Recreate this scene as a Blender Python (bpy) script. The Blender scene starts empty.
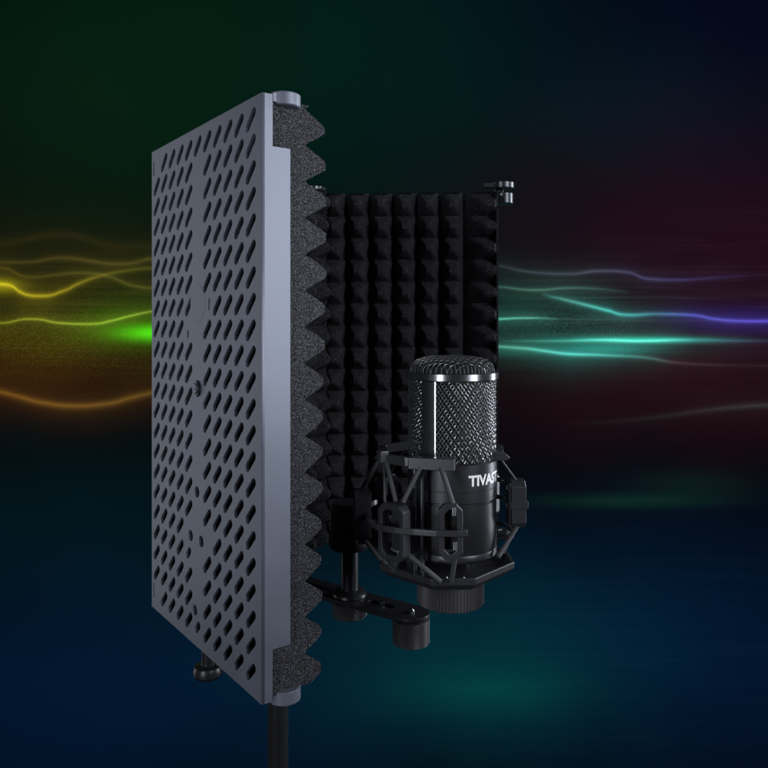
import bpy, bmesh, math, random
from mathutils import Vector, Matrix, noise
random.seed(7)
R = math.radians
F = 740.0            # focal length in pixels of the 768 px frame
ZC = 1.30            # camera height, metres
HY = 324.0           # horizon row

# ------------------------------------------------------------------ camera, world, lamps, exposure
S = bpy.context.scene
C = S.collection
cam = bpy.data.objects.new('camera', bpy.data.cameras.new('camera'))
C.objects.link(cam)
cam.location = (0, 0, ZC)
cam.rotation_euler = (R(90), 0, 0)
cam.data.sensor_width = 36
cam.data.lens = 36 * F / 768
cam.data.shift_y = (HY - 384) / 768
cam.data.clip_start = 0.01
cam.data.clip_end = 50
S.camera = cam
w = bpy.data.worlds.new('World'); S.world = w; w.use_nodes = True
w.node_tree.nodes['Background'].inputs[0].default_value = (0.5, 0.62, 1.0, 1)
w.node_tree.nodes['Background'].inputs[1].default_value = 0.012
S.view_settings.view_transform = 'Standard'
S.view_settings.look = 'None'
S.view_settings.exposure = 0
S.view_settings.gamma = 1

def area(name, loc, aim, sx, sy, power, col, spread=180):
    l = bpy.data.lights.new(name, 'AREA'); l.shape = 'RECTANGLE'
    l.size = sx; l.size_y = sy; l.energy = power; l.color = col; l.spread = R(spread)
    o = bpy.data.objects.new(name, l); C.objects.link(o)
    o.location = Vector(loc) + Vector((0, 0, ZC))
    d = Vector(aim) + Vector((0, 0, ZC)) - o.location
    o.rotation_euler = d.to_track_quat('-Z', 'Y').to_euler()
    return o
area('key_softbox', (-0.86, -0.86, 0.02), (-0.04, 0.44, -0.05), 0.24, 0.7, 1.5, (0.90, 0.95, 1.0), 70)
area('back_left_softbox', (-1.15, 1.05, -0.05), (-0.12, 0.46, -0.06), 0.5, 1.2, 0.6, (0.88, 0.94, 1.0), 90)
area('right_strip_softbox', (0.27, 0.235, 0.07), (-0.06, 0.40, 0.03), 0.12, 0.34, 0.20, (0.90, 0.94, 1.0), 62)
area('foam_fill_lamp', (0.80, -0.30, 0.42), (0.02, 0.66, -0.02), 0.5, 0.6, 0.95, (0.92, 0.95, 1.0), 70)  # added fill lamp, lifts the foam behind the microphone
area('right_rim_softbox', (0.75, 0.80, 0.05), (0.04, 0.47, -0.08), 0.12, 0.9, 2.1, (0.86, 0.92, 1.0), 90)

# ------------------------------------------------------------------ helpers
def P(px, py, Y):
    return Vector(((px - 384) * Y / F, Y, ZC + (HY - py) * Y / F))
def zf(py, Y): return ZC + (HY - py) * Y / F

def node_mat(name):
    m = bpy.data.materials.new(name); m.use_nodes = True
    nt = m.node_tree
    return m, nt, nt.nodes['Principled BSDF']

def metal(name, col, metallic=0.5, rough=0.4, grain=0.12, bump=0.03, scale=900, coat=0.0):
    m, nt, b = node_mat(name)
    N = nt.nodes; L = nt.links
    tc = N.new('ShaderNodeTexCoord')
    n1 = N.new('ShaderNodeTexNoise'); n1.inputs['Scale'].default_value = scale; n1.inputs['Detail'].default_value = 3
    n2 = N.new('ShaderNodeTexNoise'); n2.inputs['Scale'].default_value = 18; n2.inputs['Detail'].default_value = 5
    L.new(tc.outputs['Object'], n1.inputs['Vector']); L.new(tc.outputs['Object'], n2.inputs['Vector'])
    mr = N.new('ShaderNodeMapRange')
    mr.inputs['To Min'].default_value = rough - grain; mr.inputs['To Max'].default_value = rough + grain
    L.new(n2.outputs['Fac'], mr.inputs['Value']); L.new(mr.outputs[0], b.inputs['Roughness'])
    cr = N.new('ShaderNodeValToRGB')
    cr.color_ramp.elements[0].position = 0.3; cr.color_ramp.elements[1].position = 0.7
    cr.color_ramp.elements[0].color = tuple(c * 0.85 for c in col) + (1,)
    cr.color_ramp.elements[1].color = tuple(c * 1.12 for c in col) + (1,)
    L.new(n2.outputs['Fac'], cr.inputs[0]); L.new(cr.outputs[0], b.inputs['Base Color'])
    bp = N.new('ShaderNodeBump'); bp.inputs['Strength'].default_value = bump * 4; bp.inputs['Distance'].default_value = 0.0002
    L.new(n1.outputs['Fac'], bp.inputs['Height']); L.new(bp.outputs[0], b.inputs['Normal'])
    b.inputs['Metallic'].default_value = metallic
    b.inputs['Coat Weight'].default_value = coat
    return m

def foam_mat(name):
    m, nt, b = node_mat(name)
    N = nt.nodes; L = nt.links
    tc = N.new('ShaderNodeTexCoord')
    v = N.new('ShaderNodeTexVoronoi'); v.inputs['Scale'].default_value = 1050
    n = N.new('ShaderNodeTexNoise'); n.inputs['Scale'].default_value = 1500; n.inputs['Detail'].default_value = 2
    n2 = N.new('ShaderNodeTexNoise'); n2.inputs['Scale'].default_value = 60; n2.inputs['Detail'].default_value = 2
    for x in (v, n, n2): L.new(tc.outputs['Object'], x.inputs['Vector'])
    cr = N.new('ShaderNodeValToRGB')
    cr.color_ramp.elements[0].position = 0.36; cr.color_ramp.elements[0].color = (0.012, 0.012, 0.014, 1)
    cr.color_ramp.elements[1].position = 0.72; cr.color_ramp.elements[1].color = (0.150, 0.150, 0.168, 1)
    e = cr.color_ramp.elements.new(0.54); e.color = (0.055, 0.055, 0.064, 1)
    L.new(n.outputs['Fac'], cr.inputs[0])
    mx = N.new('ShaderNodeMix'); mx.data_type = 'RGBA'; mx.blend_type = 'MULTIPLY'; mx.inputs[0].default_value = 0.7
    vr = N.new('ShaderNodeMapRange'); vr.inputs['From Max'].default_value = 0.75; vr.inputs['To Min'].default_value = 1.5; vr.inputs['To Max'].default_value = 0.25
    L.new(v.outputs['Distance'], vr.inputs['Value'])
    L.new(cr.outputs[0], mx.inputs[6]); L.new(vr.outputs[0], mx.inputs[7])
    L.new(mx.outputs[2], b.inputs['Base Color'])
    b.inputs['Roughness'].default_value = 0.95
    b.inputs['Specular IOR Level'].default_value = 0.15
    ad = N.new('ShaderNodeMath'); ad.operation = 'ADD'
    L.new(v.outputs['Distance'], ad.inputs[0]); L.new(n2.outputs['Fac'], ad.inputs[1])
    bp = N.new('ShaderNodeBump'); bp.inputs['Strength'].default_value = 0.6; bp.inputs['Distance'].default_value = 0.0009
    L.new(ad.outputs[0], bp.inputs['Height']); L.new(bp.outputs[0], b.inputs['Normal'])
    return m

M = {}
M['panel'] = metal('slate_painted_steel', (0.128, 0.140, 0.182), 0.30, 0.47, 0.08, 0.05, 1400)
M['foam'] = foam_mat('charcoal_foam')
M['black'] = metal('black_powder_coat', (0.018, 0.018, 0.021), 0.1, 0.34, 0.08, 0.03)
M['steel'] = metal('dark_polished_steel', (0.22, 0.225, 0.24), 0.95, 0.20, 0.04, 0.0)
M['mic'] = metal('satin_black_metal', (0.034, 0.034, 0.040), 0.5, 0.34, 0.05, 0.03, 1600)
M['hinge'] = metal('dark_hinge_metal', (0.10, 0.105, 0.115), 0.85, 0.30, 0.05, 0.01)
M['wire'] = metal('dark_chrome_wire', (0.24, 0.24, 0.255), 0.9, 0.34, 0.05, 0.0)
M['mount'] = metal('graphite_plastic', (0.045, 0.045, 0.052), 0.35, 0.28, 0.06, 0.04)
M['cord'] = metal('elastic_cord', (0.040, 0.040, 0.045), 0.0, 0.55, 0.1, 0.2, 2500)
M['knob'] = metal('knurled_black', (0.056, 0.054, 0.060), 0.4, 0.42, 0.08, 0.05)
M['white'] = metal('white_print', (0.85, 0.85, 0.87), 0.0, 0.5, 0.05, 0.0)
M['glint'] = metal('glint_steel', (0.75, 0.76, 0.78), 0.9, 0.25, 0.05, 0.0)  # bright metal used only for the painted highlights
M['inner'] = metal('inner_black', (0.006, 0.006, 0.007), 0.0, 0.8, 0.1, 0.0)

def thing(name, label, cat, loc):
    o = bpy.data.objects.new(name, None); C.objects.link(o)
    o.empty_display_size = 0.02
    o.location = loc; o['label'] = label; o['category'] = cat
    return o

def wloc(o):
    v = Vector((0, 0, 0))
    while o: v += o.location; o = o.parent
    return v

def link(name, bm, m, parent, smooth=True, bevel=0.0, seg=2, label=None, origin=None):
    """bm is in world coordinates; object origin goes to its centre of mass and it is parented."""
    bmesh.ops.recalc_face_normals(bm, faces=bm.faces)
    me = bpy.data.meshes.new(name); bm.to_mesh(me); bm.free()
    if origin is None:
        n = max(1, len(me.vertices))
        origin = Vector((0, 0, 0))
        for v in me.vertices: origin += v.co
        origin /= n
    me.transform(Matrix.Translation(-origin))
    o = bpy.data.objects.new(name, me); C.objects.link(o)
    me.materials.append(m)
    o.parent = parent
    o.location = origin - (wloc(parent) if parent else Vector((0, 0, 0)))
    if smooth:
        for p in me.polygons: p.use_smooth = True
        a = 0.6
        ev = bmesh.new(); ev.from_mesh(me)
        for e in ev.edges:
            if len(e.link_faces) == 2 and e.calc_face_angle(0) > a: e.smooth = False
        ev.to_mesh(me); ev.free()
    if bevel:
        b = o.modifiers.new('bevel', 'BEVEL'); b.width = bevel; b.segments = seg; b.limit_method = 'ANGLE'; b.angle_limit = R(35)
        b.harden_normals = True
    if label: o['label'] = label
    return o

def basis(d, up=Vector((0, 0, 1))):
    d = d.normalized()
    if abs(d.dot(up)) > 0.98: up = Vector((1, 0, 0))
    a = d.cross(up).normalized(); b = a.cross(d).normalized()
    return a, b

def prism(bm, pts, ext):
    """closed polygon pts (Vectors) extruded by vector ext"""
    a = [bm.verts.new(p) for p in pts]; b = [bm.verts.new(p + ext) for p in pts]
    n = len(pts)
    bm.faces.new(a); bm.faces.new(b[::-1])
    for i in range(n):
        bm.faces.new((a[i], b[i], b[(i + 1) % n], a[(i + 1) % n]))

def box(bm, c, ax, ay, az):
    """centre, three half-extent vectors"""
    p = [c - ax - ay - az, c + ax - ay - az, c + ax + ay - az, c - ax + ay - az]
    prism(bm, p, az * 2)

def cyl(bm, a, b, r, r2=None, n=24):
    r2 = r if r2 is None else r2
    u, v = basis(b - a)
    A = [bm.verts.new(a + (u * math.cos(t) + v * math.sin(t)) * r) for t in [2 * math.pi * i / n for i in range(n)]]
    B = [bm.verts.new(b + (u * math.cos(t) + v * math.sin(t)) * r2) for t in [2 * math.pi * i / n for i in range(n)]]
    bm.faces.new(A); bm.faces.new(B[::-1])
    for i in range(n): bm.faces.new((A[i], B[i], B[(i + 1) % n], A[(i + 1) % n]))

def lathe(bm, c, prof, n=64):
    """prof list of (r, z_world); axis vertical through c"""
    rings = []
    for r, z in prof:
        if r < 1e-6: rings.append([bm.verts.new((c[0], c[1], z))])
        else: rings.append([bm.verts.new((c[0] + r * math.cos(2 * math.pi * i / n), c[1] + r * math.sin(2 * math.pi * i / n), z)) for i in range(n)])
    for A, B in zip(rings, rings[1:]):
        for i in range(n):
            j = (i + 1) % n
            if len(A) == 1 and len(B) == 1: continue
            if len(A) == 1: bm.faces.new((A[0], B[i], B[j]))
            elif len(B) == 1: bm.faces.new((A[i], B[0], A[j]))
            else: bm.faces.new((A[i], B[i], B[j], A[j]))

def tube(bm, pts, r, n=8, flat=1.0, closed=False):
    rings = []
    m = len(pts)
    prev = None
    for i, p in enumerate(pts):
        if closed: d = pts[(i + 1) % m] - pts[i - 1]
        else: d = pts[min(i + 1, m - 1)] - pts[max(i - 1, 0)]
        d.normalize()
        if prev is None: a, b = basis(d)
        else:
            b = (prev - d * prev.dot(d)).normalized(); a = d.cross(b)
        prev = b
        rings.append([bm.verts.new(p + a * math.cos(2 * math.pi * k / n) * r + b * math.sin(2 * math.pi * k / n) * r * flat) for k in range(n)])
    for i in range(m if closed else m - 1):
        A = rings[i]; B = rings[(i + 1) % m]
        for k in range(n):
            bm.faces.new((A[k], B[k], B[(k + 1) % n], A[(k + 1) % n]))
    if not closed:
        bm.faces.new(rings[0]); bm.faces.new(rings[-1][::-1])

def band(bm, pts, h, th, up=Vector((0, 0, 1)), closed=False):
    """flat strip of height h (vertical) and thickness th following pts"""
    m = len(pts); rings = []
    for i, p in enumerate(pts):
        if closed: d = pts[(i + 1) % m] - pts[i - 1]
        else: d = pts[min(i + 1, m - 1)] - pts[max(i - 1, 0)]
        d.normalize(); s = d.cross(up).normalized()
        rings.append([bm.verts.new(p + s * x * th / 2 + up * y * h / 2) for x, y in ((-1, -1), (1, -1), (1, 1), (-1, 1))])
    for i in range(m if closed else m - 1):
        A = rings[i]; B = rings[(i + 1) % m]
        for k in range(4): bm.faces.new((A[k], B[k], B[(k + 1) % 4], A[(k + 1) % 4]))
    if not closed:
        bm.faces.new(rings[0]); bm.faces.new(rings[-1][::-1])

# ------------------------------------------------------------------ backdrop: a flat luminous screen with waves of coloured light
def build_backdrop():
    D = 2.2
    k = D / F
    me = bpy.data.meshes.new('backdrop')
    # mesh local units = picture-size units of the printed/lit image, scaled to metres by the object
    x0, x1, y0, y1 = -900, 1700, -700, 1500
    vs = [(x0, 0, -y1), (x1, 0, -y1), (x1, 0, -y0), (x0, 0, -y0)]
    me.from_pydata(vs, [], [(0, 1, 2, 3)])
    o = bpy.data.objects.new('backdrop', me); C.objects.link(o)
    o.scale = (k, k, k)
    o.location = (-384 * k, D, ZC + HY * k)
    o['kind'] = 'structure'
    m = bpy.data.materials.new('luminous_wave_screen'); m.use_nodes = True
    nt = m.node_tree; nt.nodes.clear(); N = nt.nodes; L = nt.links
    def mth(op, a, b=None, c=None):
        n = N.new('ShaderNodeMath'); n.operation = op
        for i, v in enumerate((a, b, c)):
            if v is None: continue
            if isinstance(v, (int, float)): n.inputs[i].default_value = v
            else: L.new(v, n.inputs[i])
        return n.outputs[0]
    tc = N.new('ShaderNodeTexCoord')
    sp = N.new('ShaderNodeSeparateXYZ'); L.new(tc.outputs['Object'], sp.inputs[0])
    X = sp.outputs[0]; Y = mth('MULTIPLY', sp.outputs[2], -1.0)
    wn = N.new('ShaderNodeTexNoise'); wn.inputs['Scale'].default_value = 0.008; wn.inputs['Detail'].default_value = 3
    L.new(tc.outputs['Object'], wn.inputs['Vector'])
    wob = mth('MULTIPLY', mth('SUBTRACT', wn.outputs['Fac'], 0.5), 60.0)
    Xw = mth('ADD', X, wob); Yw = mth('ADD', Y, wob)
    def gauss(u, c, s, sr=None):
        d = mth('DIVIDE', mth('SUBTRACT', u, c), s)
        return mth('EXPONENT', mth('MULTIPLY', mth('MULTIPLY', d, d), -1.0))
    acc = [None]
    def add(col, fac):
        v = N.new('ShaderNodeVectorMath'); v.operation = 'SCALE'
        v.inputs[0].default_value = col; L.new(fac, v.inputs['Scale'])
        if acc[0] is None: acc[0] = v.outputs[0]
        else:
            s = N.new('ShaderNodeVectorMath'); s.operation = 'ADD'
            L.new(acc[0], s.inputs[0]); L.new(v.outputs[0], s.inputs[1]); acc[0] = s.outputs[0]
    def lin(r, g, b):
        f = lambda c: (c / 255 / 12.92) if c <= 10 else (((c / 255) + 0.055) / 1.055) ** 2.4
        return (f(r), f(g), f(b))
    def blob(cx, cy, sx, sy, rgb, gain=1.0):
        add(tuple(c * gain for c in lin(*rgb)), mth('MULTIPLY', gauss(Xw, cx, sx), gauss(Yw, cy, sy)))
    one = mth('ADD', mth('MULTIPLY', X, 0.0), 1.0)
    add(lin(3, 5, 8), one)
    blob(170, 30, 270, 230, (0, 25, 9))
    blob(60, 120, 180, 120, (5, 12, 4))
    blob(420, 60, 160, 190, (0, 16, 18))
    blob(760, -10, 240, 180, (0, 3, 22))
    blob(640, 110, 120, 60, (0, 12, 16))
    blob(730, 250, 230, 120, (32, 7, 19))
    blob(670, 380, 190, 70, (28, 7, 8))
    blob(40, 300, 190, 75, (25, 20, 0))
    blob(30, 370, 150, 42, (42, 14, 0))
    blob(30, 332, 130, 26, (40, 38, 0))
    blob(120, 322, 50, 30, (10, 40, 0))
    blob(90, 700, 330, 130, (0, 18, 42))
    blob(60, 520, 260, 90, (0, 16, 18))
    blob(480, 675, 140, 75, (0, 36, 32))
    blob(420, 640, 260, 110, (0, 16, 20))
    blob(740, 680, 230, 130, (0, 12, 36))
    blob(600, 600, 200, 100, (0, 10, 26))
    blob(590, 325, 140, 45, (0, 18, 16))
    blob(530, 310, 60, 40, (0, 26, 16))
    # bright pools of light
    def pool(cx, cy, sx, sy, rgb, gain=1.0):
        add(tuple(c * gain for c in lin(*rgb)), mth('MULTIPLY', gauss(X, cx, sx), gauss(Y, cy, sy)))
    pool(160, 333, 34, 7, (70, 250, 20), 0.75)
    pool(135, 330, 50, 16, (50, 120, 0), 0.4)
    pool(0, 286, 22, 7, (180, 170, 20), 0.35)
    pool(605, 349, 40, 5, (20, 190, 170), 0.34)
    pool(640, 340, 60, 3, (20, 230, 190), 0.5)
    pool(600, 346, 100, 12, (0, 90, 80), 0.2)
    pool(520, 350, 40, 6, (10, 90, 70), 0.5)
    pool(740, 320, 60, 12, (40, 30, 140), 0.25)
    pool(520, 303, 60, 22, (0, 60, 45), 0.18)
    pool(625, 501, 80, 7, (20, 64, 44), 0.30)
    pool(690, 486, 60, 16, (16, 52, 36), 0.22)
    pool(490, 690, 80, 22, (0, 60, 40), 0.35)
    # thin waves: (x range, y key points, colours along x, core width, halo width, gain)
    def wave(pts, cols, core, halo, gain, fade=20, dots=False):
        xa, xb = pts[0][0], pts[-1][0]
        t = mth('DIVIDE', mth('SUBTRACT', X, xa), xb - xa)
        fc = N.new('ShaderNodeFloatCurve')
        cv = fc.mapping.curves[0]
        ys = [p[1] for p in pts]; lo, hi = min(ys) - 5, max(ys) + 5
        q = [((p[0] - xa) / (xb - xa), (p[1] - lo) / (hi - lo)) for p in pts]
        cv.points[0].location = q[0]; cv.points[1].location = q[-1]
        for a in q[1:-1]: cv.points.new(*a)
        fc.mapping.extend = 'HORIZONTAL'
        fc.mapping.update()
        L.new(t, fc.inputs['Value'])
        yc = mth('ADD', mth('MULTIPLY', fc.outputs[0], hi - lo), lo)
        d = mth('SUBTRACT', Y, yc)
        rp = N.new('ShaderNodeValToRGB'); L.new(t, rp.inputs[0])
        el = rp.color_ramp.elements
        el[0].position = 0; el[1].position = 1
        el[0].color = tuple(lin(*cols[0][1])) + (1,); el[1].color = tuple(lin(*cols[-1][1])) + (1,)
        for pos, c in cols[1:-1]:
            e = el.new(pos); e.color = tuple(lin(*c)) + (1,)
        prof = mth('EXPONENT', mth('MULTIPLY', mth('POWER', mth('ABSOLUTE', mth('DIVIDE', d, core * 0.8)), 1.35), -1.0))
        below = mth('EXPONENT', mth('MULTIPLY', mth('ABSOLUTE', mth('DIVIDE', d, halo)), -1.0))
        tot = mth('MULTIPLY', mth('ADD', prof, mth('MULTIPLY', below, 0.20)), gain * 0.85)
        ms = N.new('ShaderNodeVectorMath'); ms.operation = 'SCALE'
        L.new(rp.outputs[0], ms.inputs[0]); L.new(tot, ms.inputs['Scale'])
        s = N.new('ShaderNodeVectorMath'); s.operation = 'ADD'
        L.new(acc[0], s.inputs[0]); L.new(ms.outputs[0], s.inputs[1]); acc[0] = s.outputs[0]
    Z0 = (0, 0, 0)
    wave([(-400, 262), (-120, 300), (0, 284), (20, 292), (40, 296), (60, 292), (80, 283), (100, 276), (125, 271), (160, 268), (300, 285)],
         [(0, Z0), (.45, (80, 80, 10)), (.56, (190, 180, 30)), (.63, (165, 150, 30)), (.72, (80, 75, 15)), (.8, (50, 55, 15)), (1, Z0)], 2.2, 8, 1.0)
    wave([(-300, 330), (-60, 318), (0, 323), (30, 319), (60, 323), (90, 324), (110, 321), (130, 316), (155, 311), (260, 300)],
         [(0, Z0), (.5, (100, 100, 20)), (.62, (140, 150, 40)), (.75, (130, 170, 50)), (.82, (110, 130, 40)), (1, Z0)], 1.4, 7, 1.0)
    wave([(-300, 240), (0, 262), (30, 262), (60, 258), (90, 261), (120, 264), (150, 259), (300, 250)],
         [(0, Z0), (.5, (50, 42, 14)), (.7, (72, 62, 22)), (.78, (60, 56, 20)), (1, Z0)], 2.6, 12, 1.0)
    wave([(-300, 290), (0, 268), (30, 277), (55, 275), (80, 273), (110, 277), (135, 286), (155, 288), (300, 270)],
         [(0, Z0), (.5, (60, 50, 14)), (.6, (60, 56, 16)), (.78, (72, 70, 26)), (1, Z0)], 2.2, 9, 1.0)
    wave([(-300, 410), (-80, 380), (0, 392), (20, 397), (45, 403), (75, 406), (105, 404), (130, 398), (155, 392), (300, 360)],
         [(0, Z0), (.45, (100, 66, 14)), (.6, (108, 76, 26)), (.72, (96, 70, 24)), (.78, (78, 60, 22)), (1, Z0)], 3.4, 9, 1.0)
    wave([(-200, 238), (0, 244), (60, 234), (120, 246), (300, 236)],
         [(0, Z0), (.4, (36, 26, 8)), (.6, (36, 28, 10)), (1, Z0)], 5, 12, 0.6)
    wave([(380, 250), (500, 266), (540, 273), (570, 274), (600, 271), (625, 272), (650, 279), (680, 280), (710, 278), (900, 268)],
         [(0, Z0), (.2, (34, 44, 44)), (.4, (66, 74, 88)), (.52, (62, 66, 100)), (.6, (46, 44, 80)), (.72, (20, 14, 30)), (1, Z0)], 1.8, 8, 0.9)
    wave([(420, 284), (500, 287), (535, 290), (570, 288), (600, 289), (620, 291), (760, 300)],
         [(0, Z0), (.24, (50, 84, 74)), (.34, (70, 110, 95)), (.5, (50, 84, 72)), (.62, Z0), (1, Z0)], 1.5, 8, 1.0)
    wave([(540, 294), (570, 301), (590, 306), (610, 311), (630, 315), (655, 314), (690, 315), (715, 319), (740, 321), (768, 321), (1000, 300), (1300, 330)],
         [(0, Z0), (.035, (80, 160, 145)), (.09, (80, 215, 200)), (.15, (70, 130, 150)), (.2, (84, 92, 190)), (.3, (92, 84, 215)), (.6, (40, 30, 110)), (1, Z0)], 1.9, 6, 0.85)
    wave([(400, 322), (500, 319), (530, 318), (560, 319), (640, 320), (900, 322)],
         [(0, Z0), (.2, (90, 190, 165)), (.26, (90, 170, 150)), (.32, (36, 60, 54)), (.5, (24, 32, 34)), (.7, Z0), (1, Z0)], 1.2, 5, 1.0)
    wave([(496, 341), (560, 341), (600, 340), (640, 341), (680, 340), (768, 341), (1100, 338)],
         [(0, Z0), (.12, (70, 150, 135)), (.2, (120, 240, 220)), (.27, (110, 230, 215)), (.33, (60, 100, 120)), (.44, (40, 44, 66)), (1, Z0)], 1.5, 6, 0.85)
    wave([(430, 344), (520, 348), (545, 351), (570, 354), (600, 355), (640, 357), (680, 363), (720, 365), (900, 366)],
         [(0, Z0), (.2, (90, 170, 150)), (.3, (90, 220, 205)), (.42, (60, 130, 120)), (.52, (60, 44, 50)), (.65, (34, 20, 28)), (1, Z0)], 1.8, 8, 1.0)
    wave([(560, 425), (650, 418), (700, 411), (768, 405), (1000, 400)],
         [(0, Z0), (.25, (22, 28, 28)), (.45, (46, 50, 52)), (.6, (30, 34, 34)), (1, Z0)], 3.0, 9, 0.9)
    # fine dust of luminous points between the waves
    vo = N.new('ShaderNodeTexVoronoi'); vo.inputs['Scale'].default_value = 0.6
    mp = N.new('ShaderNodeMapping'); mp.inputs['Scale'].default_value = (0.8, 1, 1.25)
    L.new(tc.outputs['Object'], mp.inputs[0]); L.new(mp.outputs[0], vo.inputs['Vector'])
    dot = mth('MAXIMUM', mth('SUBTRACT', 1.0, mth('MULTIPLY', vo.outputs['Distance'], 2.2)), 0.0)
    zone = mth('ADD', mth('MULTIPLY', gauss(X, 60, 130), gauss(Y, 332, 32)), mth('MULTIPLY', gauss(X, 560, 80), gauss(Y, 325, 22)))
    add((0.060, 0.066, 0.010), mth('MULTIPLY', dot, mth('MULTIPLY', gauss(X, 60, 130), gauss(Y, 335, 34))))
    add((0.012, 0.075, 0.06), mth('MULTIPLY', dot, mth('MULTIPLY', gauss(X, 570, 80), gauss(Y, 325, 24))))
    # faint stretched filaments drifting along the wave bands
    m2 = N.new('ShaderNodeMapping'); m2.inputs['Scale'].default_value = (0.006, 1, 0.16); m2.inputs['Rotation'].default_value = (0, 0.03, 0)
    fn = N.new('ShaderNodeTexNoise'); fn.inputs['Scale'].default_value = 1.0; fn.inputs['Detail'].default_value = 4; fn.inputs['Distortion'].default_value = 0.6
    L.new(tc.outputs['Object'], m2.inputs[0]); L.new(m2.outputs[0], fn.inputs['Vector'])
    fil = mth('POWER', mth('MAXIMUM', mth('MULTIPLY', mth('SUBTRACT', fn.outputs['Fac'], 0.42), 3.2), 0.0), 1.6)
    add((0.020, 0.015, 0.002), mth('MULTIPLY', fil, mth('MULTIPLY', gauss(X, 30, 180), gauss(Y, 320, 60))))
    add((0.006, 0.030, 0.025), mth('MULTIPLY', fil, mth('MULTIPLY', gauss(X, 570, 90), gauss(Y, 318, 40))))
    add((0.016, 0.006, 0.014), mth('MULTIPLY', fil, mth('MULTIPLY', gauss(X, 740, 120), gauss(Y, 300, 70))))
    add((0.001, 0.003, 0.004), mth('MULTIPLY', fil, mth('MULTIPLY', gauss(X, 560, 300), gauss(Y, 640, 110))))
    gr = N.new('ShaderNodeTexNoise'); gr.inputs['Scale'].default_value = 0.55; gr.inputs['Detail'].default_value = 2
    L.new(tc.outputs['Object'], gr.inputs['Vector'])
    gm = mth('ADD', 0.78, mth('MULTIPLY', gr.outputs['Fac'], 0.44))
    gs = N.new('ShaderNodeVectorMath'); gs.operation = 'SCALE'; L.new(acc[0], gs.inputs[0]); L.new(gm, gs.inputs['Scale']); acc[0] = gs.outputs[0]
    em = N.new('ShaderNodeEmission'); L.new(acc[0], em.inputs[0]); em.inputs[1].default_value = 1.0
    out = N.new('ShaderNodeOutputMaterial'); L.new(em.outputs[0], out.inputs[0])
    me.materials.append(m)
build_backdrop()

# ------------------------------------------------------------------ acoustic shield: three slotted steel panels lined with pyramid foam
ZT, ZB = ZC + 0.1211, ZC - 0.199
HT = ZT - ZB
WP = 0.168
PITCH = 0.01986
shield = thing('acoustic_shield', 'folding studio isolation shield of slotted slate steel panels lined with charcoal pyramid foam', 'sound shield', (-0.06, 0.6, ZB))

def on_wing(px, py):
    x = (px - 384) / F
    s = -(0.0637 + 0.3864 * x) / (0.594 + 0.805 * x); Y = 0.3864 + 0.805 * s
    return s, 0.1211 - (HY - py) * Y / F
HOLES = [on_wing(a, b) + (c,) for a, b, c in ((197.3, 492, 0.0034), (191, 535.5, 0.0034), (201.5, 541.5, 0.0034), (195.3, 610, 0.0032))]
def slot_layout():
    """list of outlines in (s, h) with h measured down from the panel top"""
    res = []
    def cap(cs, ch, ln, wd, ang, n=5):
        pts = []
        ax = Vector((math.sin(ang), math.cos(ang))); px = Vector((ax.y, -ax.x)); r = wd / 2
        for sgn in (1, -1):
            for i in range(n + 1):
                a = -math.pi / 2 + math.pi * i / n
                v = ax * (math.cos(a) * r + (ln / 2 - r)) * sgn + px * (math.sin(a) * r) * sgn
                pts.append((cs + v.x, ch + v.y))
        return pts
    for c in range(11):
        for r in range(22):
            s = 0.0128 + c * 0.01452; h = 0.0117 + r * 0.01410
            edge = r in (0, 21)
            if c == 5 and not edge: continue
            if c == 10 and edge: continue
            # blank round boss
            if c == 4 and r == 7: res.append(cap(s - 0.0028, h - .001, 0.007, 0.0018, R(6))); continue
            if c == 6 and r == 8: res.append(cap(s + 0.0012, h + .003, 0.005, 0.0022, R(10))); continue
            if c == 6 and r == 18: res.append(cap(s, h, 0.0095, 0.0044, R(44))); continue
            if c == 5 and r == 21: res.append(cap(s, h, 0.0095, 0.0044, R(44))); continue
            q = cap(s, h, 0.0150, 0.0046, R(46))
            ok = True
            for cx, cy, cr in HOLES:
                for k in range(-8, 9):
                    ln = 0.0052 * k / 8
                    if math.hypot(s + math.sin(R(46)) * ln - cx, h + math.cos(R(46)) * ln * (1) - cy) < cr + 0.0030: ok = False
            if ok: res.append(q)
    for cx, cy, cr in HOLES:
        res.append([(cx + cr * math.cos(2 * math.pi * i / 18), cy + cr * math.sin(2 * math.pi * i / 18)) for i in range(18)])
    # narrow slits at the two far corners
    for h in (0.0125, HT - 0.0125):
        res.append([(WP - 0.0052, h - .0048), (WP - 0.0036, h - .0048), (WP - 0.0036, h + .0048), (WP - 0.0052, h + .0048)])
    return res
SLOTS = slot_layout()

def slotted_plate(P0, u, n, th):
    cu = bpy.data.curves.new('tmp', 'CURVE'); cu.dimensions = '2D'; cu.fill_mode = 'BOTH'
    cu.extrude = th / 2; cu.bevel_depth = 0.00028; cu.bevel_resolution = 1; cu.offset = -0.00028
    def spl(pts):
        s = cu.splines.new('POLY'); s.points.add(len(pts) - 1); s.use_cyclic_u = True
        for q, p in zip(s.points, pts): q.co = (p[0], -p[1], 0, 1)
    spl([(0, 0), (WP, 0), (WP, HT), (0, HT)])
    for h in SLOTS: spl(h)
    o = bpy.data.objects.new('tmp', cu); C.objects.link(o)
    dg = bpy.context.evaluated_depsgraph_get()
    me = bpy.data.meshes.new_from_object(o.evaluated_get(dg))
    bpy.data.objects.remove(o); bpy.data.curves.remove(cu)
    mt = Matrix(((u.x, 0, n.x, P0.x), (u.y, 0, n.y, P0.y), (0, 1, 0, ZT), (0, 0, 0, 1)))
    me.transform(mt)
    bm = bmesh.new(); bm.from_mesh(me); bpy.data.meshes.remove(me)
    return bm

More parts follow.
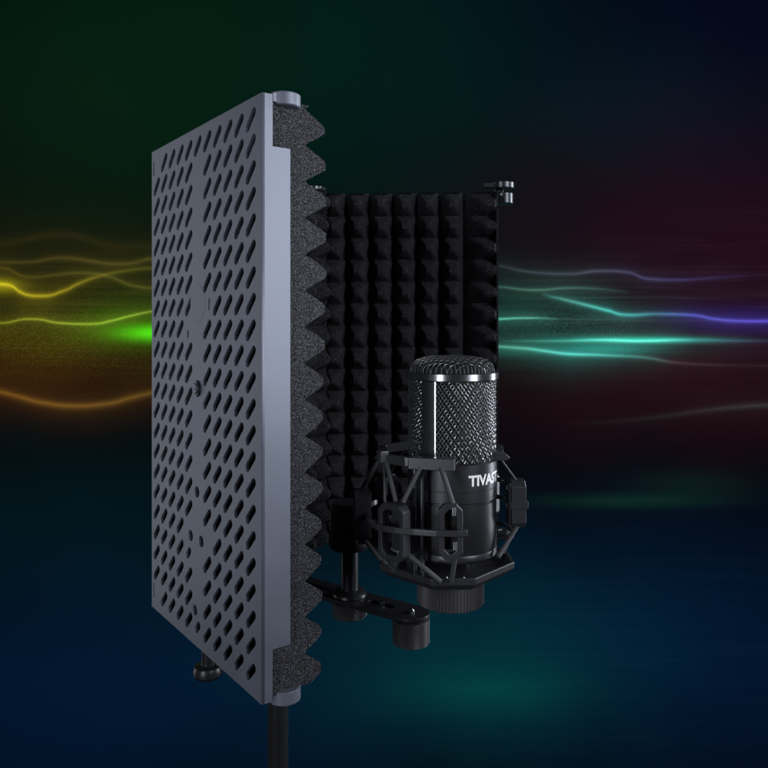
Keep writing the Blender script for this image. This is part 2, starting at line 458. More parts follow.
def panel(P0, u, n, label, foam_s0=0.004, phase=0.5, cp=0.0212, last=1.0, taper=0.0):
    """P0 = outer top corner at s=0 (ground-plane x,y), u along the width, n inward"""
    P0 = Vector((P0[0], P0[1], 0)); u = Vector((u[0], u[1], 0)).normalized(); n = Vector((n[0], n[1], 0)).normalized()
    Zv = Vector((0, 0, 1))
    th = 0.0016
    bm = slotted_plate(P0 + n * th / 2, u, n, th)
    # flanges with notched corners, butted behind the plate
    NH = 0.0274
    for s in (0.0, WP):
        sg = 1 if s == 0 else -1
        def pt(t, z): return P0 + u * s + n * t + Zv * z
        prof = [pt(th, ZT), pt(0.0062, ZT), pt(0.0062, ZT - NH), pt(0.0168, ZT - NH), pt(0.0168, ZB + NH), pt(0.0062, ZB + NH), pt(0.0062, ZB), pt(th, ZB)]
        prism(bm, prof, u * sg * 0.0014)
    for z, sg in ((ZT, -1), (ZB, 1)):
        a = P0 + u * 0.0014 + n * th
        b = P0 + u * (WP - 0.0014) + n * th
        pr = [a + Zv * z, b + Zv * z, b + n * 0.0046 + Zv * z, a + n * 0.0046 + Zv * z]
        prism(bm, pr, Zv * sg * 0.0014)
    fr = link('panel', bm, M['panel'], shield, smooth=False, label=label)
    # screw in the middle of the plain strip
    x = (197.5 - 384) / F
    s = 0.0853; zc = ZT - (0.1211 - (HY - 388.5) * (0.3864 + 0.805 * s) / F)
    c = P0 + u * s + Zv * zc
    bm = bmesh.new()
    cyl(bm, c - n * 0.0004, c - n * 0.0016, 0.0052, 0.0046, 28)
    link('washer', bm, M['black'], fr, bevel=0.0002)
    bm = bmesh.new()
    cyl(bm, c - n * 0.0016, c - n * 0.0026, 0.0036, 0.0031, 28)
    box(bm, c - n * 0.0027, u * 0.0022, n * 0.0002, Zv * 0.0005)
    link('screw', bm, M['panel'], fr, bevel=0.0002)
    # round blank boss
    c = P0 + u * 0.0853 + Zv * (ZT - 0.1085)
    bm = bmesh.new(); cyl(bm, c - n * 0.0001, c - n * 0.0004, 0.0118, 0.0114, 48)
    link('boss', bm, M['panel'], fr, bevel=0.0003)
    # foam
    bm = bmesh.new()
    s0, s1 = foam_s0, WP - 0.0018
    z0, z1 = ZB + 0.002, ZT - 0.0015
    ns = 96; nz = 224
    def tri(v):
        f = v - math.floor(v); t = min(1.0, (1 - abs(2 * f - 1)) * 1.28)
        return t * (1.0 + 0.10 * (1 - t)) 
    seed = random.random() * 50
    def height(s, z):
        a = tri((s - s0) / cp + phase); b = tri((z1 - z) / PITCH + 0.90)
        if s > last: a = tri((s - last) / 0.052)
        bb = (0.40 + 0.60 * b) if taper else (0.36 + 0.64 * b)
        if taper: hgt = min(a, bb)
        else:
            kk = 0.20; hh = max(kk - abs(a - bb), 0.0) / kk; hgt = min(a, bb) - hh * hh * kk * 0.25
            hgt = hgt * (1.12 - 0.14 * hgt)
        if s < s0 + 0.0015 or s > s1 - 0.0015: pass
        hgt = hgt ** 1.0
        cell = noise.noise(Vector((math.floor((s - s0) / cp + phase) * 3.1 + seed, math.floor((z1 - z) / PITCH + 0.90) * 2.7, 0.5)))
        w = 0.0010 * noise.noise(Vector((s * 120 + seed, z * 120, 3.3))) + 0.0004 * noise.noise(Vector((s * 420, z * 420, 1.3)))
        tp = 1 - taper * max(0.0, (z1 - z) / (z1 - z0) - 0.15)
        if taper: return 0.0176 + min(hgt, 0.40) * 0.0224 + max(0.0, hgt - 0.40) * (0.0232 + 0.0016 * cell) * tp + w
        if last < 1.0 and s > s1 - 0.0030: return 0.0372 + w
        return 0.0176 + hgt * (0.0224 + 0.0022 * cell) + w
    T = []
    for i in range(ns + 1):
        ss = s0 + (s1 - s0) * i / ns
        T.append([bm.verts.new(P0 + u * ss + n * height(ss, z0 + (z1 - z0) * j / nz) + Zv * (z0 + (z1 - z0) * j / nz)) for j in range(nz + 1)])
    for i in range(ns):
        for j in range(nz):
            bm.faces.new((T[i][j], T[i + 1][j], T[i + 1][j + 1], T[i][j + 1]))
    loop = [T[i][0] for i in range(ns + 1)] + [T[ns][j] for j in range(1, nz + 1)] + [T[i][nz] for i in range(ns - 1, -1, -1)] + [T[0][j] for j in range(nz - 1, 0, -1)]
    back = []
    for v in loop:
        d = (v.co - P0).dot(n)
        back.append(bm.verts.new(v.co - n * (d - 0.0066)))
    m = len(loop)
    for i in range(m): bm.faces.new((loop[i], loop[(i + 1) % m], back[(i + 1) % m], back[i]))
    bm.faces.new(back)
    link('foam_pad', bm, M['foam'], fr, smooth=True)
    return fr, P0, u, n

def knuckle(fr, c, u, n, r=0.0085, h=0.007, arm=0.010, armdir=None, up=True):
    """short upright hinge barrel with a tongue back to the frame"""
    Zv = Vector((0, 0, 1))
    bm = bmesh.new()
    prof = [(0, c.z - h / 2), (r - .0006, c.z - h / 2), (r, c.z - h / 2 + .0006), (r, c.z + h / 2 - .0006), (r - .0006, c.z + h / 2), (r * .45, c.z + h / 2), (r * .42, c.z + h / 2 - .001), (0, c.z + h / 2 - .001)]
    lathe(bm, c, prof, 32)
    if armdir:
        e = c + armdir * (arm / 2 + r * 0.6)
        box(bm, e, armdir * arm / 2, armdir.cross(Zv) * r * 0.55, Zv * h * 0.32)
    return link('hinge_knuckle', bm, M['panel'] if up else M['hinge'], fr)

uW = Vector((-0.594, 0.805, 0)).normalized(); nW = Vector((0.805, 0.594, 0)).normalized()
wing, P0, _, _ = panel((-0.0637, 0.3864), uW, nW, 'slotted slate grey wing panel turned outward to the left', foam_s0=0.0022, phase=0.5, taper=0.26)
for z in (ZT - 0.0008, ZB - 0.0005):
    c = P0 + uW * 0.006 + nW * 0.0165; c.z = z
    knuckle(wing, c, uW, nW, 0.0088, 0.0072, 0.004, -nW)
    c = P0 + uW * (WP - 0.006) + nW * 0.0165; c.z = z
    knuckle(wing, c, uW, nW, 0.0088, 0.0072, 0.004, -nW)
# hidden middle panel
A = P0 + uW * (WP + 0.003); B = Vector((-0.0655, 0.704, 0))
uM = Vector((B.x - A.x, B.y - A.y, 0)); gap = uM.length - WP; uM.normalize(); nM = Vector((uM.y, -uM.x, 0))
mid, PM, _, _ = panel(((A + uM * gap / 2).x, (A + uM * gap / 2).y), uM, nM, 'middle panel at the rear left of the shield')
for z in (ZT - 0.009, ZB + 0.0085):
    for s, d in ((-gap * .35, 1), (WP + gap * .25, -1)):
        c = PM + uM * s + nM * 0.012; c.z = z
        knuckle(mid, c, uM, nM, 0.0075, 0.008, abs(s if s < 0 else s - WP) + 0.004, uM * d, up=False)
# front-facing panel behind the microphone
uC = Vector((0.1690, -0.0080, 0)).normalized(); nC = Vector((uC.y, -uC.x, 0))
cen, PC, _, _ = panel((-0.0618, 0.7075), uC, nC, 'foam lined panel standing upright behind the microphone', foam_s0=0.004, phase=0.86, cp=0.0215, last=0.1353)
cR = P(503, 186, 0.692)
knuckle(cen, cR, uC, nC, 0.0105, 0.0060, 0.012, -uC, up=False)
knuckle(cen, P(503.5, 199, 0.692), uC, nC, 0.0090, 0.0100, 0.006, -uC, up=False)
bm = bmesh.new()
c = P(498.5, 194, 0.694)
box(bm, c, Vector((0.0045, 0, 0)), Vector((0, 0.0030, 0)), Vector((0, 0, 0.0085)))
c = P(493, 187, 0.694)
box(bm, c, Vector((0.0085, 0, 0)), Vector((0, 0.0034, 0)), Vector((0, 0, 0.0018)))
link('hinge_bracket', bm, M['hinge'], cen, smooth=False, bevel=0.0008)
c = P(503, 186, 0.692); c.z = ZB + 0.003
knuckle(cen, c, uC, nC, 0.0105, 0.0060, 0.012, -uC, up=False)
c = P(314, 190, 0.69)
knuckle(cen, c, uC, nC, 0.0085, 0.0060, 0.006, uC, up=False)

# ------------------------------------------------------------------ stand: pole, mounting bar, post, thumb knobs
ZBAR = ZC - 0.207
stand = thing('microphone_stand', 'black upright stand pole carrying a flat slotted mounting bar under the shield', 'stand', (-0.0871, 0.608, ZC - 0.75))
b0 = Vector((0.0194, 0.532, ZBAR)); b1 = Vector((-0.1564, 0.6576, ZBAR))
bd = (b1 - b0).normalized(); bs = bd.cross(Vector((0, 0, 1)))
# pole
bm = bmesh.new()
pc = Vector((-0.0871, 0.608, 0))
lathe(bm, pc, [(0, ZC - 0.75), (0.0085, ZC - 0.75), (0.0085, ZBAR - 0.018), (0, ZBAR - 0.018)], 32)
link('pole', bm, M['black'], stand)
bm = bmesh.new()
lathe(bm, pc, [(0, ZBAR - 0.0178), (0.0115, ZBAR - 0.0178), (0.0125, ZBAR - 0.016), (0.0125, ZBAR - 0.004), (0, ZBAR - 0.004)], 32)
link('collar', bm, M['black'], stand)
# bar (stadium outline with long slot through it)
cu = bpy.data.curves.new('tmp', 'CURVE'); cu.dimensions = '2D'; cu.fill_mode = 'BOTH'; cu.extrude = 0.0013; cu.bevel_depth = 0.0003; cu.offset = -0.0003
Lb = (b1 - b0).length
def stad(x0, x1, r, n=12):
    pts = []
    for i in range(n + 1):
        a = math.pi / 2 + math.pi * i / n; pts.append((x0 + r * math.cos(a), r * math.sin(a)))
    for i in range(n + 1):
        a = -math.pi / 2 + math.pi * i / n; pts.append((x1 + r * math.cos(a), r * math.sin(a)))
    return pts
for pts in (stad(0, Lb, 0.0135), stad(0.018, 0.034, 0.0032), stad(0.075, 0.10, 0.0032), stad(0.14, 0.19, 0.0032)):
    s = cu.splines.new('POLY'); s.points.add(len(pts) - 1); s.use_cyclic_u = True
    for q, p in zip(s.points, pts): q.co = (p[0], p[1], 0, 1)
o = bpy.data.objects.new('tmp', cu); C.objects.link(o)
me = bpy.data.meshes.new_from_object(o.evaluated_get(bpy.context.evaluated_depsgraph_get()))
bpy.data.objects.remove(o); bpy.data.curves.remove(cu)
me.transform(Matrix(((bd.x, bs.x, 0, b0.x), (bd.y, bs.y, 0, b0.y), (0, 0, 1, ZBAR - 0.0016), (0, 0, 0, 1))))
bm = bmesh.new(); bm.from_mesh(me)
bar = link('mounting_bar', bm, M['black'], stand, smooth=False)
# post
pp = P(349.5, 596, 0.566); pp.z = ZBAR
bm = bmesh.new()
lathe(bm, pp, [(0, ZBAR), (0.0068, ZBAR), (0.0068, ZC - 0.171), (0, ZC - 0.171)], 32)
post = link('post', bm, M['black'], stand)
bm = bmesh.new()
lathe(bm, pp, [(0.0069, ZBAR + 0.0045), (0.0105, ZBAR + 0.004), (0.0128, ZBAR + 0.002), (0.0132, ZBAR + 0.0002), (0.0069, ZBAR + 0.0002)], 40)
link('flange', bm, M['black'], post)
bm = bmesh.new()
lathe(bm, pp, [(0, ZC - 0.1708), (0.0145, ZC - 0.1708), (0.0160, ZC - 0.168), (0.0160, ZC - 0.163), (0.0140, ZC - 0.160), (0.0140, ZC - 0.140), (0.0125, ZC - 0.136), (0, ZC - 0.136)], 40)
link('joint', bm, M['black'], post)

def knurled(bm, c, r, z0, z1, n=60, depth=0.0006, ch=0.0008):
    prof = [(0, z0), (r - ch - .001, z0), (r, z0 + ch), (r, z1 - ch), (r - ch - .001, z1), (0, z1)]
    rings = []
    m = n * 2
    for k, (rr, z) in enumerate(prof):
        if rr < 1e-6: rings.append([bm.verts.new((c.x, c.y, z))]); continue
        ring = []
        for i in range(m):
            a = 2 * math.pi * i / m
            q = rr - (depth if (i % 2 and k in (2, 3)) else 0)
            ring.append(bm.verts.new((c.x + q * math.cos(a), c.y + q * math.sin(a), z)))
        rings.append(ring)
    for A_, B_ in zip(rings, rings[1:]):
        for i in range(m):
            j = (i + 1) % m
            if len(A_) == 1: bm.faces.new((A_[0], B_[i], B_[j]))
            elif len(B_) == 1: bm.faces.new((A_[i], B_[0], A_[j]))
            else: bm.faces.new((A_[i], B_[i], B_[j], A_[j]))
def diamond_knurl(bm, c, r, z0, z1, n=56, rows=14, d=0.0005):
    rings = []
    ch = 0.001
    prof = [(0, z0, 0), (r - 2 * ch, z0, 0), (r - .2 * ch, z0 + ch, 0)]
    for k in range(rows + 1):
        prof.append((r, z0 + ch + (z1 - z0 - 2 * ch) * (k + .5) / (rows + 1), 1 + k % 2))
    prof += [(r - .2 * ch, z1 - ch, 0), (r - 2 * ch, z1, 0), (0, z1, 0)]
    m = n * 2
    for rr, z, f in prof:
        if rr < 1e-6: rings.append([bm.verts.new((c.x, c.y, z))]); continue
        rings.append([bm.verts.new((c.x + (rr - (d if f and (i + f) % 2 else 0)) * math.cos(2 * math.pi * i / m),
                                    c.y + (rr - (d if f and (i + f) % 2 else 0)) * math.sin(2 * math.pi * i / m), z)) for i in range(m)])
    for A_, B_ in zip(rings, rings[1:]):
        for i in range(m):
            j = (i + 1) % m
            if len(A_) == 1: bm.faces.new((A_[0], B_[i], B_[j]))
            elif len(B_) == 1: bm.faces.new((A_[i], B_[0], A_[j]))
            else: bm.faces.new((A_[i], B_[i], B_[j], A_[j]))
bm = bmesh.new(); kc = Vector((b0.x, b0.y, 0)); diamond_knurl(bm, kc, 0.0133, ZBAR - 0.0225, ZBAR - 0.0040)
k1 = link('thumb_knob', bm, M['knob'], stand, smooth=False)
bm = bmesh.new()
lathe(bm, kc, [(0, ZBAR - 0.0045), (0.0028, ZBAR - 0.0045), (0.0028, ZBAR + 0.0012), (0.0016, ZBAR + 0.0026), (0, ZBAR + 0.0028)], 20)
link('screw', bm, M['steel'], k1)
bm = bmesh.new(); kc = Vector((pp.x, pp.y, 0)); diamond_knurl(bm, kc, 0.0132, ZBAR - 0.0165, ZBAR - 0.0040)
link('thumb_knob', bm, M['knob'], stand, smooth=False)
bm = bmesh.new(); q = b0 + bd * 0.026; lathe(bm, q, [(0, ZBAR - 0.002), (0.0022, ZBAR - 0.002), (0.0022, ZBAR + 0.002), (0, ZBAR + 0.003)], 16)
link('screw', bm, M['steel'], bar)
# long clamp bolt hanging below the shield
bm = bmesh.new()
lathe(bm, b1, [(0, ZBAR), (0.0058, ZBAR), (0.0058, ZC - 0.297), (0.0062, ZC - 0.302), (0.0115, ZC - 0.3035), (0.0128, ZC - 0.3065), (0.0128, ZC - 0.3105), (0.0110, ZC - 0.3130), (0, ZC - 0.3130)], 36)
link('clamp_bolt', bm, M['black'], stand)

# ------------------------------------------------------------------ shock mount
YM = 0.47
ax = P(452, 400, YM); AX, AY = ax.x, ax.y
mount = thing('shock_mount', 'graphite spider shock mount with elastic cords cradling the microphone body', 'shock mount', (AX, AY, ZC - 0.175))
MX = P(445, 400, YM).x
def pol(deg, r, z):                        # deg measured from the camera direction, positive to the right
    a = R(deg); return Vector((MX + r * math.sin(a), AY - r * math.cos(a), ZC + z))
Zv = Vector((0, 0, 1))
# base dish: elongated octagon with a raised lip
def octa(r, z, k=0.31):
    pts = []
    for c in range(4):
        for s in (-1, 1):
            th = R(90 * c + 2); rad = Vector((math.sin(th), -math.cos(th), 0)); tan = Vector((math.cos(th), math.sin(th), 0))
            pts.append(Vector((MX, AY, ZC + z)) + rad * r + tan * (s * r * k))
    return pts
bm = bmesh.new()
rings = [[bm.verts.new(p) for p in octa(r, z)] for r, z in ((0.018, -0.1568), (0.036, -0.1560), (0.0415, -0.1515), (0.0418, -0.1475), (0.0398, -0.1475), (0.0385, -0.1512), (0.034, -0.1535), (0.012, -0.1535))]
bm.faces.new(rings[0]); bm.faces.new(rings[-1])
for A_, B_ in zip(rings, rings[1:]):
    for i in range(8): bm.faces.new((A_[i], B_[i], B_[(i + 1) % 8], A_[(i + 1) % 8]))
link('base_plate', bm, M['mount'], mount, smooth=False, bevel=0.0006)
bm = bmesh.new(); knurled(bm, Vector((AX - 0.001, AY, 0)), 0.0212, ZC - 0.1765, ZC - 0.1570, n=64, depth=0.0007)
link('locking_knob', bm, M['knob'], mount, smooth=False)
# upper ring: octagon collar, pads between the cords
zr = -0.0820
bm = bmesh.new()
pts = [pol(-20 + 45 * i - 22.5, 0.0375, zr) for i in range(8)]
# the ring is open at the front right, where the microphone's badge shows
seq = [pol(a, r, zr) for a, r in ((-3, .0360), (-20, .0352), (-42, .0378), (-64, .0425), (-90, .039), (-112, .0425), (-135, .038), (-157, .0395), (180, .038), (157, .0395), (135, .038), (112, .040), (84, .0345))]
band(bm, seq, 0.0056, 0.0042)
ring = link('upper_ring', bm, M['mount'], mount, smooth=False, bevel=0.0005)
bm = bmesh.new()
a, b = pol(-37, 0.0400, zr), pol(4, 0.0385, zr)
d = (b - a).normalized(); box(bm, (a + b) / 2, d * (b - a).length / 2, d.cross(Zv) * 0.0032, Zv * 0.0036)
link('cord_pad', bm, M['mount'], ring, smooth=False, bevel=0.0007)
bm = bmesh.new(); c = P(498, 455, 0.462)
pr = [c + Vector((x, 0, z)) for x, z in ((-.0065, -.0028), (.0052, -.0028), (.0072, -.0012), (.0048, .0012), (-.001, .0028), (-.0065, .0024))]
prism(bm, [p + Vector((0, -.004, 0)) for p in pr], Vector((0, 0.008, 0)))
link('cord_pad', bm, M['mount'], ring, smooth=False, bevel=0.0005)
bm = bmesh.new(); c = pol(-64, 0.0440, zr + 0.0015); d = pol(-64, 1, 0) - pol(-64, 0, 0); t = d.cross(Zv)
box(bm, c, d * 0.0028, t * 0.0032, Zv * 0.0036)
link('cord_pad', bm, M['mount'], ring, smooth=False, bevel=0.0007)
# inner posts between ring and dish
for a in (-36, -28, 142, 150):
    bm = bmesh.new(); p0 = pol(a, 0.0345, -0.1535); p1 = pol(a, 0.0345, zr)
    cyl(bm, p0, p1, 0.0013, n=12)
    link('support_rod', bm, M['steel'], mount)
# outer loops
def loop(deg, r, zt, zb, wd, dp, bar=0.0033):
    d = (pol(deg, 1, 0) - pol(deg, 0, 0)); t = d.cross(Zv); c = pol(deg, r, 0)
    def ol(hw, top, bot, ch): return [(-hw, bot + ch), (-hw, top - ch), (-hw + ch, top), (hw - ch, top), (hw, top - ch), (hw, bot + ch), (hw - ch, bot), (-hw + ch, bot)]
    O = ol(wd / 2, zt, zb, 0.0036); I = ol(wd / 2 - bar, zt - bar, zb + bar, 0.0026)
    bm = bmesh.new()
    V = {}
    for nm, pts_, in (('o', O), ('i', I)):
        for sd in (0, 1):
            V[nm + str(sd)] = [bm.verts.new(c + t * x + Zv * (z) + d * (dp / 2 if sd else -dp / 2)) for x, z in pts_]
    for i in range(8):
        j = (i + 1) % 8
        bm.faces.new((V['o1'][i], V['o1'][j], V['i1'][j], V['i1'][i]))
        bm.faces.new((V['o0'][i], V['i0'][i], V['i0'][j], V['o0'][j]))
        bm.faces.new((V['o0'][i], V['o0'][j], V['o1'][j], V['o1'][i]))
        bm.faces.new((V['i0'][i], V['i1'][i], V['i1'][j], V['i0'][j]))
    return link('cord_loop', bm, M['mount'], mount, smooth=False, bevel=0.0006), c, d, t
LT, LB_ = -0.1020, -0.1335
loops = {}
for nm, deg, r, zt, zb, wd, dp in (('A', -41, 0.0500, -0.1050, -0.1375, 0.0195, 0.0070), ('B', -1, 0.0485, -0.1020, -0.1338, 0.0136, 0.0052),
                                   ('C', 93, 0.0460, -0.0990, -0.1290, 0.0150, 0.0090), ('D', -86, 0.0530, -0.1040, -0.1350, 0.0160, 0.0095),
                                   ('E', 138, 0.0480, -0.1000, -0.1310, 0.0150, 0.0070), ('G', -133, 0.0500, -0.1020, -0.1330, 0.0150, 0.0070), ('H', 182, 0.0480, -0.1020, -0.1330, 0.0140, 0.0060)):
    loops[nm] = (deg, r, zt, zb) + loop(deg, r, zt, zb, wd, dp)
# solid backs of the side loops (they read as blocks); near-black sheets paint shade inside A and B
for nm in ('C', 'D', 'A', 'E', 'B'):
    deg, r, zt, zb, o_, c, d, t = loops[nm]
    bm = bmesh.new(); cc = c - d * (0.0042 if nm not in 'AB' else 0.0060)
    hw = 0.0058 if nm != 'B' else 0.0042
    box(bm, cc + Zv * ((zt + zb) / 2), d * 0.0018, t * hw, Zv * ((zt - zb) / 2 - (0.0015 if nm not in 'AB' else 0.0040)))
    link('back_or_shade_plate', bm, M['mount'] if nm not in 'AB' else M['inner'], o_, smooth=False, bevel=0.0006)
deg, r, zt, zb, o_, c, d, t = loops['C']
bm = bmesh.new(); box(bm, c + d * 0.0002 + Zv * ((zt + zb) / 2), d * 0.0056, t * 0.0080, Zv * 0.0024)
link('clasp', bm, M['mount'], o_, smooth=False, bevel=0.0005)
# outer band
zb0 = -0.1178
bm = bmesh.new()
arc = [pol(a, r, z) for a, r, z in ((9, .0525, -.1180), (3, .0530, -.1180), (-10, .0530, -.1182), (-24, .0530, -.1184), (-36, .0540, -.1188), (-43, .0548, -.1190), (-50, .0552, -.1190), (-54, .054, -.1190))]
band(bm, arc, 0.0036, 0.0026)
link('outer_band', bm, M['mount'], mount, smooth=False, bevel=0.0005)
bm = bmesh.new()
arc = [pol(a, .0515, -.1190) for a in (-54, -62, -70, -80, -92, -104, -116, -128, -140, -154, -168, -182, -196, -210, -222)]
band(bm, arc, 0.0036, 0.0026)
link('outer_band', bm, M['mount'], mount, smooth=False, bevel=0.0005)
# curved guards behind the body at the right
for z in (-0.104, -0.1155, -0.1330):
    bm = bmesh.new()
    tube(bm, [pol(a, .040 + .006 * math.sin(R((a - 93) * 4)), z) for a in range(93, 139, 5)], 0.0015, 10)
    link('hook', bm, M['steel'], mount)
# elastic cords
def cord(a, b, r=0.0015):
    bm = bmesh.new(); n = 10
    pts = [a.lerp(b, i / n) for i in range(n + 1)]
    tube(bm, pts, r, 10)
    link('elastic_cord', bm, M['cord'], mount)
def loopend(nm, top, off=0.0):
    deg, r, zt, zb, o_, c, d, t = loops[nm]
    return c + t * off + Zv * ((zt - 0.0012) if top else (zb + 0.0012))
cord(pol(-26, 0.0395, zr - .002), loopend('A', True, 0.0050) if False else P(403, 502, 0.432))
cord(pol(-8, 0.0392, zr - .002), P(453, 504, 0.4215))
cord(pol(-62, 0.0425, zr - .001), P(396, 502, 0.434))
cord(pol(-65, 0.0425, zr - .001), P(384.5, 501, 0.437), 0.0008)
cord(pol(-66, 0.0450, zr - .001), loopend('D', True))
cord(P(500, 458, 0.463), loopend('C', True, 0.0), 0.0007)
cord(pol(-95, 0.0400, zr), loopend('D', True, 0.003))
cord(pol(170, 0.0385, zr), loopend('H', True)); cord(pol(150, 0.0385, zr), loopend('E', True)); cord(pol(-140, 0.0385, zr), loopend('G', True))
# lower cords
cord(P(409, 555, 0.430), P(441, 582, 0.428)); cord(P(455, 557, 0.4205), P(451.5, 581, 0.426))
cord(P(382, 553, 0.437), P(394, 571, 0.440), 0.0009); cord(P(398, 556, 0.434), P(394, 571, 0.440), 0.0009); cord(P(391, 553, 0.434), P(393, 571, 0.440), 0.0007)
cord(loopend('C', False, 0.003), P(498, 557, 0.455)); cord(loopend('C', False, -0.003), P(503, 553, 0.475))
cord(P(486, 540, 0.500), P(499, 556, 0.462), 0.0010)
cord(loopend('D', False), pol(-80, 0.040, -0.149)); cord(loopend('H', False), pol(175, 0.040, -0.150)); cord(loopend('E', False), pol(140, 0.034, -0.150)); cord(loopend('G', False), pol(-135, 0.034, -0.150))
# bright blocks standing in for white cord reflections inside the front loop, small bolts
for px, py, hh in ((454, 511.5, .0024), (455, 546, .0024)):
    bm = bmesh.new(); box(bm, P(px, py, 0.4195), Vector((.0012, 0, 0)), Vector((0, .0012, 0)), Vector((0, 0, hh)))
    link('cord_glint', bm, M['glint'], mount, smooth=False, bevel=0.0004)
for px, py, Y in ((393.5, 555, .433), (398, 549, .437), (412, 575, .438), (463, 578, .432), (446, 578, .434), (503, 550, .470)):
    bm = bmesh.new(); c = P(px, py, Y); lathe(bm, c, [(0, c.z - .001), (.0012, c.z - .001), (.0012, c.z), (0.0006, c.z + .0008), (0, c.z + .0009)], 12)
    link('bolt', bm, M['steel'], mount)
# arm to the stand's joint
bm = bmesh.new()
jt = Vector((pp.x, pp.y, ZC - 0.150))
tube(bm, [jt + Vector((0.010, -0.008, 0.0)), jt.lerp(pol(-120, 0.040, -0.150), .5) + Vector((0, 0, -.001)), pol(-130, 0.036, -0.1530)], 0.0062, 16, 0.7)
link('swivel_arm', bm, M['black'], mount)
bm = bmesh.new(); c = P(369, 536, 0.50); cyl(bm, c - Vector((.007, 0, 0)), c + Vector((.004, 0, 0)), 0.0055, n=20)
cyl(bm, c + Vector((.0041, 0, 0)), c + Vector((.0075, 0, 0)), 0.0035, n=20)
link('swivel_bolt', bm, M['black'], mount)

# ------------------------------------------------------------------ microphone
MX = AX
mic = thing('microphone', 'black studio condenser microphone with woven wire head and white lettered collar', 'microphone', (AX, AY, ZC - 0.144))
RM = 0.0283
z = lambda v: ZC + v
bm = bmesh.new()
lathe(bm, (AX, AY), [(0, z(-.0838)), (RM - .0016, z(-.0838)), (RM, z(-.0850)), (RM, z(-.1004)), (RM - .0003, z(-.1006)), (RM - .0003, z(-.1010)), (RM, z(-.1012)), (RM, z(-.1078)), (RM - .0004, z(-.1082)),
                     (RM - .0013, z(-.1084)), (RM - .0013, z(-.1094)), (RM - .0004, z(-.1096)), (RM - .0004, z(-.1385)), (RM - .0006, z(-.1392)), (RM - .0002, z(-.1400)), (RM - .0002, z(-.1428)), (RM - .0012, z(-.1442)), (0, z(-.1442))], 128)
body = link('body', bm, M['mic'], mic)
bm = bmesh.new()
lathe(bm, (AX, AY), [(RM - .003, z(-.0347)), (RM + .0005, z(-.0347)), (RM + .0010, z(-.0342)), (RM + .0010, z(-.0304)), (RM + .0005, z(-.0299)), (RM - .0026, z(-.0299)), (RM - .003, z(-.0347))], 128)
hr = link('head_ring', bm, M['steel'], mic)
# side columns of the head frame
for base in (-37, 143):
    bm = bmesh.new()
    n = 14; half = 9.5
    pin, pout = [], []
    for i in range(n + 1):
        a = base - half + 2 * half * i / n
        pout.append(pol(a, RM - .0002, 0)); pin.append(pol(a, RM - .0022, 0))
    pr = [Vector((p.x, p.y, z(-.0838))) for p in pout + pin[::-1]]
    prism(bm, pr, Vector((0, 0, .0490)))
    col_ = link('side_column', bm, M['black'], mic, bevel=0.0003)
    bm = bmesh.new(); cyl(bm, pol(base + half + .8, RM - .0006, -.0836), pol(base + half + .8, RM - .0006, -.0349), 0.0006, n=10)
    link('edge_glint', bm, M['glint'], col_)  # bright strip added to paint the column's edge highlight
# woven wire: two families of helices crossing over and under
def woven_cyl(z0, z1, r, n=72, turns=None, wr=0.00030):
    bm = bmesh.new()
    H = z1 - z0
    dphi = 2 * math.pi / n
    rise = 0.0034                      # height gained over one angular pitch
    steps = int(H / (rise / 4)) + 1
    for fam in (1, -1):
        for i in range(n):
            pts = []
            for k in range(steps + 1):
                h = H * k / steps
                ph = i * dphi + fam * (h / rise) * dphi
                cross = (2 * h / rise)               # crossings every rise/2
                wv = math.cos(math.pi * cross + (0 if fam > 0 else math.pi)) * (1 if i % 2 == 0 else -1) * (1 if fam > 0 else 1)
                rr = r + wv * 0.00042
                pts.append(Vector((AX + rr * math.sin(ph), AY - rr * math.cos(ph), z0 + h)))
            tube(bm, pts, wr, 5)
    return bm
bm = woven_cyl(z(-.0838), z(-.0349), RM - 0.0012)
link('wire_grille', bm, M['wire'], mic)
bm = bmesh.new(); lathe(bm, (AX, AY), [(0, z(-.0837)), (RM - .0034, z(-.0837)), (RM - .0034, z(-.0300)), (0, z(-.0295))], 64)
link('inner_screen', bm, M['inner'], mic)
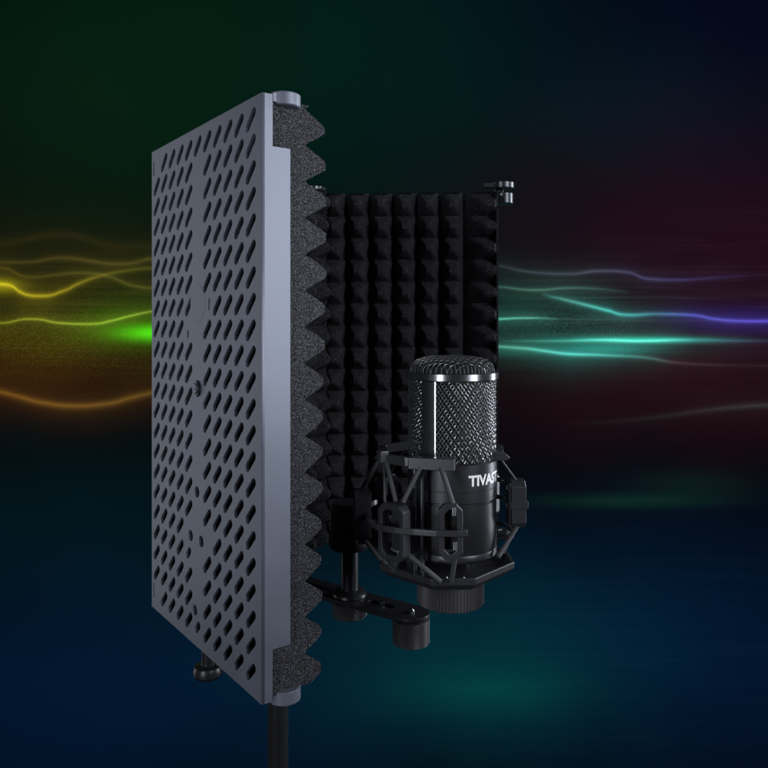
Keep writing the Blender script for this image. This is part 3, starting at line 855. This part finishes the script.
# dome
DR = 0.0264; DH = 0.0096
def dome_z(r):
    q = min(1.0, r / DR); return (1 - q ** 3.6) ** (1 / 2.4) * DH
bm = bmesh.new()
def dome_wires(ang):
    u = Vector((math.cos(ang), math.sin(ang), 0)); v = Vector((-u.y, u.x, 0))
    st = 0.00245; K = int(DR / st)
    for i in range(-K, K + 1):
        o = i * st
        if abs(o) > DR * 0.985: continue
        Lh = math.sqrt(DR * DR - o * o)
        # arc-length friendly sampling
        n = max(10, int(Lh / st * 6))
        pts = []
        for k in range(n + 1):
            a = -math.pi / 2 + math.pi * k / n
            x = Lh * math.sin(a)
            p = u * x + v * o
            zz = dome_z(p.length)
            wv = math.cos(math.pi * x / st) * (1 if i % 2 else -1) * (1 if ang > R(45) else -1)
            nrm = Vector((p.x * 0.6, p.y * 0.6, 0.02)).normalized()
            pts.append(Vector((AX, AY, z(-.0302) + zz)) + p + nrm * wv * 0.0004)
        tube(bm, pts, 0.00033, 5)
dome_wires(R(22)); dome_wires(R(112))
link('dome_grille', bm, M['wire'], mic)
bm = bmesh.new()
prof = [(DR * .955 * math.sin(math.pi / 2 * i / 14), 0) for i in range(15)]
lathe(bm, (AX, AY), [(r_, z(-.0300) + dome_z(r_ / .955) * .90) for r_, _ in prof], 64)
link('dome_lining', bm, M['inner'], mic)
# lettering wrapped round the collar
def wrapped_text(txt, size, a0, zc_, r, m, name, spacing=1.0, off=0.0):
    cu = bpy.data.curves.new('tmp', 'FONT'); cu.body = txt; cu.size = size; cu.offset = off; cu.extrude = 0.00006
    cu.space_character = spacing; cu.resolution_u = 4
    o = bpy.data.objects.new('tmp', cu); C.objects.link(o)
    me = bpy.data.meshes.new_from_object(o.evaluated_get(bpy.context.evaluated_depsgraph_get()))
    bpy.data.objects.remove(o); bpy.data.curves.remove(cu)
    bm = bmesh.new(); bm.from_mesh(me)
    bmesh.ops.subdivide_edges(bm, edges=[e for e in bm.edges if e.calc_length() > size * .2], cuts=3)
    for v in bm.verts:
        ph = R(a0) + v.co.x * 1.0 / r; rr = r + 0.00004 + v.co.z
        v.co = Vector((AX + rr * math.sin(ph), AY - rr * math.cos(ph), z(zc_) + v.co.y))
    return link(name, bm, m, body, smooth=False)
wrapped_text('TIVAST', 0.0088, 15.5, -.0972, RM, M['white'], 'lettering', 0.98, 0.00028)
# small round switch mark under the lettering
bm = bmesh.new()
c = pol(63, RM + .0000, -.1045); d = (pol(63, 1, 0) - pol(63, 0, 0)); cyl(bm, c - d * .0005, c + d * .0005, 0.0016, n=20)
link('badge', bm, M['black'], body)
